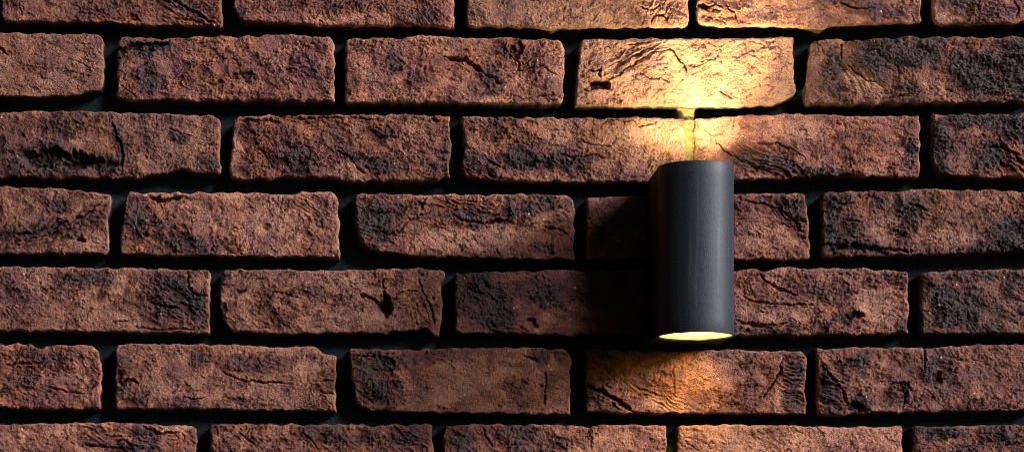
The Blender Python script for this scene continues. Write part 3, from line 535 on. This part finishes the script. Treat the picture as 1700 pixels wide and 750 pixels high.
def make_metal():
    m, t, p, N, K = mat('anthracite powder coat')
    tc = N.new('ShaderNodeTexCoord')
    a = N.new('ShaderNodeTexNoise'); a.inputs['Scale'].default_value = 1100; a.inputs['Detail'].default_value = 2; K.new(tc.outputs['Object'], a.inputs['Vector'])
    c = N.new('ShaderNodeTexNoise'); c.inputs['Scale'].default_value = 35; c.inputs['Detail'].default_value = 5; K.new(tc.outputs['Object'], c.inputs['Vector'])
    r = N.new('ShaderNodeValToRGB'); K.new(a.outputs['Fac'], r.inputs[0])
    r.color_ramp.elements[0].position = .3; r.color_ramp.elements[0].color = (.011, .018, .028, 1)
    r.color_ramp.elements[1].position = .8; r.color_ramp.elements[1].color = (.045, .055, .073, 1)
    K.new(r.outputs[0], p.inputs['Base Color'])
    p.inputs['Metallic'].default_value = .1
    mp = N.new('ShaderNodeMapping'); mp.inputs['Scale'].default_value = (260, 260, 9); K.new(tc.outputs['Object'], mp.inputs['Vector'])
    st = N.new('ShaderNodeTexNoise'); st.inputs['Scale'].default_value = 1.0; st.inputs['Detail'].default_value = 4; K.new(mp.outputs[0], st.inputs['Vector'])
    sr = N.new('ShaderNodeMapRange'); K.new(st.outputs['Fac'], sr.inputs['Value']); sr.inputs['From Min'].default_value = .56; sr.inputs['From Max'].default_value = .8; sr.inputs['To Max'].default_value = .22
    du = N.new('ShaderNodeMix'); du.data_type = 'RGBA'; K.new(sr.outputs['Result'], du.inputs['Factor']); K.new(r.outputs[0], du.inputs[6]); du.inputs[7].default_value = (.16, .16, .17, 1)
    K.new(du.outputs[2], p.inputs['Base Color'])
    p.inputs['Specular IOR Level'].default_value = .22
    q = N.new('ShaderNodeMapRange'); K.new(c.outputs['Fac'], q.inputs['Value']); q.inputs['To Min'].default_value = .40; q.inputs['To Max'].default_value = .52
    K.new(q.outputs['Result'], p.inputs['Roughness'])
    b = N.new('ShaderNodeBump'); b.inputs['Strength'].default_value = .5; b.inputs['Distance'].default_value = .0003
    K.new(a.outputs['Fac'], b.inputs['Height']); K.new(b.outputs[0], p.inputs['Normal'])
    return m

def build_lamp():
    root = D.objects.new('wall_lamp', None); COL.objects.link(root)
    root.location = PX(CX, (YT + YB) / 2, 0)
    root['label'] = 'dark grey cylindrical up and down wall lamp glowing warm at both ends on the bricks'
    root['category'] = 'wall lamp'
    bpy.context.view_layer.update()
    metal = make_metal()
    # round aluminium tube in front
    n = 128
    out = [(R0 * math.cos(2 * math.pi * k / n), CD + R0 * math.sin(2 * math.pi * k / n)) for k in range(n)]
    bore = R0 - 2.0
    inn = [(x * bore / R0, CD + (z - CD) * bore / R0) for x, z in out]
    def scaled(pts, k): return [((x) * k, CD + (z - CD) * k) for x, z in pts]
    V, Fc = [], []
    def ring(pts, y):
        s = len(V); V.extend([(CX + x, y, z) for x, z in pts]); return s
    def inset(pts, e):
        return [(x * (R0 - e) / R0, CD + (z - CD) * (R0 - e) / R0) for x, z in pts]
    rec = 19.5
    rings = [ring(inn, YT + rec), ring(inn, YT + .5), ring(inset(out, .9), YT), ring(inset(out, .25), YT + .35), ring(out, YT + 1.1)]
    for k in range(1, 12): rings.append(ring(out, YT + (YB - YT) * k / 12))
    rings += [ring(out, YB - 1.1), ring(inset(out, .25), YB - .35), ring(inset(out, .9), YB), ring(inn, YB - .5), ring(inn, YB - rec)]
    for a, b in zip(rings[:-1], rings[1:]):
        for k in range(n):
            j = (k + 1) % n
            Fc.append((a + k, a + j, b + j, b + k))
    me = D.meshes.new('housing')
    me.from_pydata([PX(x, y, z) for x, y, z in V], [], Fc); me.update()
    me.polygons.foreach_set('use_smooth', [True] * len(Fc))
    me.validate()
    import bmesh
    bm = bmesh.new(); bm.from_mesh(me)
    bmesh.ops.recalc_face_normals(bm, faces=bm.faces)
    for e in bm.edges:
        if len(e.link_faces) == 2 and e.calc_face_angle(0) > math.radians(35): e.smooth = False
    bm.to_mesh(me); bm.free()
    child('housing', me, root, metal)

    # black bracket that carries the tube off the wall
    bm = bmesh.new()
    w_, zf = R0 - .3, CD
    arc = [(w_, 1.0), (w_, zf)] + [((R0 - 1.0) * math.cos(a), CD - (R0 - 1.0) * math.sin(a)) for a in [math.pi * k / 32 for k in range(1, 32)]] + [(-w_, zf), (-w_, 1.0)]
    v0 = [bm.verts.new(PX(CX + x, YT + .9, z)) for x, z in arc]
    v1 = [bm.verts.new(PX(CX + x, YB - 3.0, z)) for x, z in arc]
    m_ = len(arc)
    for k in range(m_):
        j = (k + 1) % m_
        bm.faces.new((v0[k], v0[j], v1[j], v1[k]))
    for vv in (v0, v1):
        f = bm.faces.new(vv)
    bmesh.ops.triangulate(bm, faces=[f for f in bm.faces if len(f.verts) > 4])
    bmesh.ops.recalc_face_normals(bm, faces=bm.faces)
    me = D.meshes.new('mounting_bracket'); bm.to_mesh(me); bm.free()
    bl, _, bp, bN, bK = mat('black plastic')
    bp.inputs['Base Color'].default_value = (.010, .014, .017, 1); bp.inputs['Roughness'].default_value = .7; bp.inputs['Specular IOR Level'].default_value = .15
    child('mounting_bracket', me, root, bl)

    def lathe(name, prof, y0, sgn, m, parent, seg=96, cap=False):
        V = []; Fc = []
        for r, dy in prof:
            for k in range(seg):
                a = 2 * math.pi * k / seg
                V.append(PX(CX + r * math.cos(a), y0 + sgn * dy, CD + r * math.sin(a)))
        for i in range(len(prof) - 1):
            for k in range(seg):
                j = (k + 1) % seg
                f = (i * seg + k, i * seg + j, (i + 1) * seg + j, (i + 1) * seg + k)
                Fc.append(f if sgn > 0 else f[::-1])
        if cap: Fc.append(tuple(range((len(prof) - 1) * seg, len(prof) * seg)))
        me = D.meshes.new(name); me.from_pydata(V, [], Fc); me.update()
        bm = bmesh.new(); bm.from_mesh(me); bmesh.ops.recalc_face_normals(bm, faces=bm.faces)
        if name == 'lens':
            pass
        bm.to_mesh(me); bm.free()
        me.polygons.foreach_set('use_smooth', [True] * len(Fc))
        return child(name, me, parent, m)

    # (end, direction into the body, lens strength, colour, recess)
    for y0, sgn, st, colr, rc in ((YT, 1, LAMP_UP, UP_COL, 15.0), (YB, -1, LAMP_DOWN, DOWN_COL, 9.0)):
        glow = emission('frosted rim glass', (1.0, .90, .36), 1.05)
        hot = emission('lit lens glass', colr, st)
        rim = lathe('lens_rim', [(58.2, 2.2), (52, rc * .55), (42, rc)], y0, sgn, glow, root)
        lathe('lens', [(46, rc * .78 + .6), (30, rc - 2.6), (15, rc - 3.6), (3, rc - 4.0)], y0, sgn, hot, rim, cap=True)
        lathe('socket', [(58.3, 3), (58.3, 18.5), (40, 19), (4, 19)], y0, sgn, metal, root, cap=True)

def bulb(root, y0, up, power, colr, deg, tilt, dx, dz, sx, name='bulb'):
    l = D.lights.new(name, 'SPOT'); l.energy = power; l.color = colr; l.spot_size = math.radians(deg); l.spot_blend = .8
    l.shadow_soft_size = 9 * S
    o = D.objects.new(name, l); COL.objects.link(o)
    o.location = PX(CX + dx, y0, CD + dz)
    d = Vector((sx, tilt, up)).normalized()
    o.rotation_euler = d.to_track_quat('-Z', 'Y').to_euler()

LAMP_UP, LAMP_DOWN = 42.0, 14.0
UP_COL = (1.0, .88, .37); DOWN_COL = (1.0, .64, .06)
build_lamp()
bulb(None, YT + 8, 1, 3.3, UP_COL, 118, .25, 4, -24, .05)
bulb(None, YT + 8, 1, 7.8, UP_COL, 58, .36, 16, -26, .16)
bulb(None, YB - 6, -1, 0.60, DOWN_COL, 100, .55, 0, -32, 0)
bulb(None, YB - 6, -1, 0.44, DOWN_COL, 62, 1.6, 14, -36, .1)
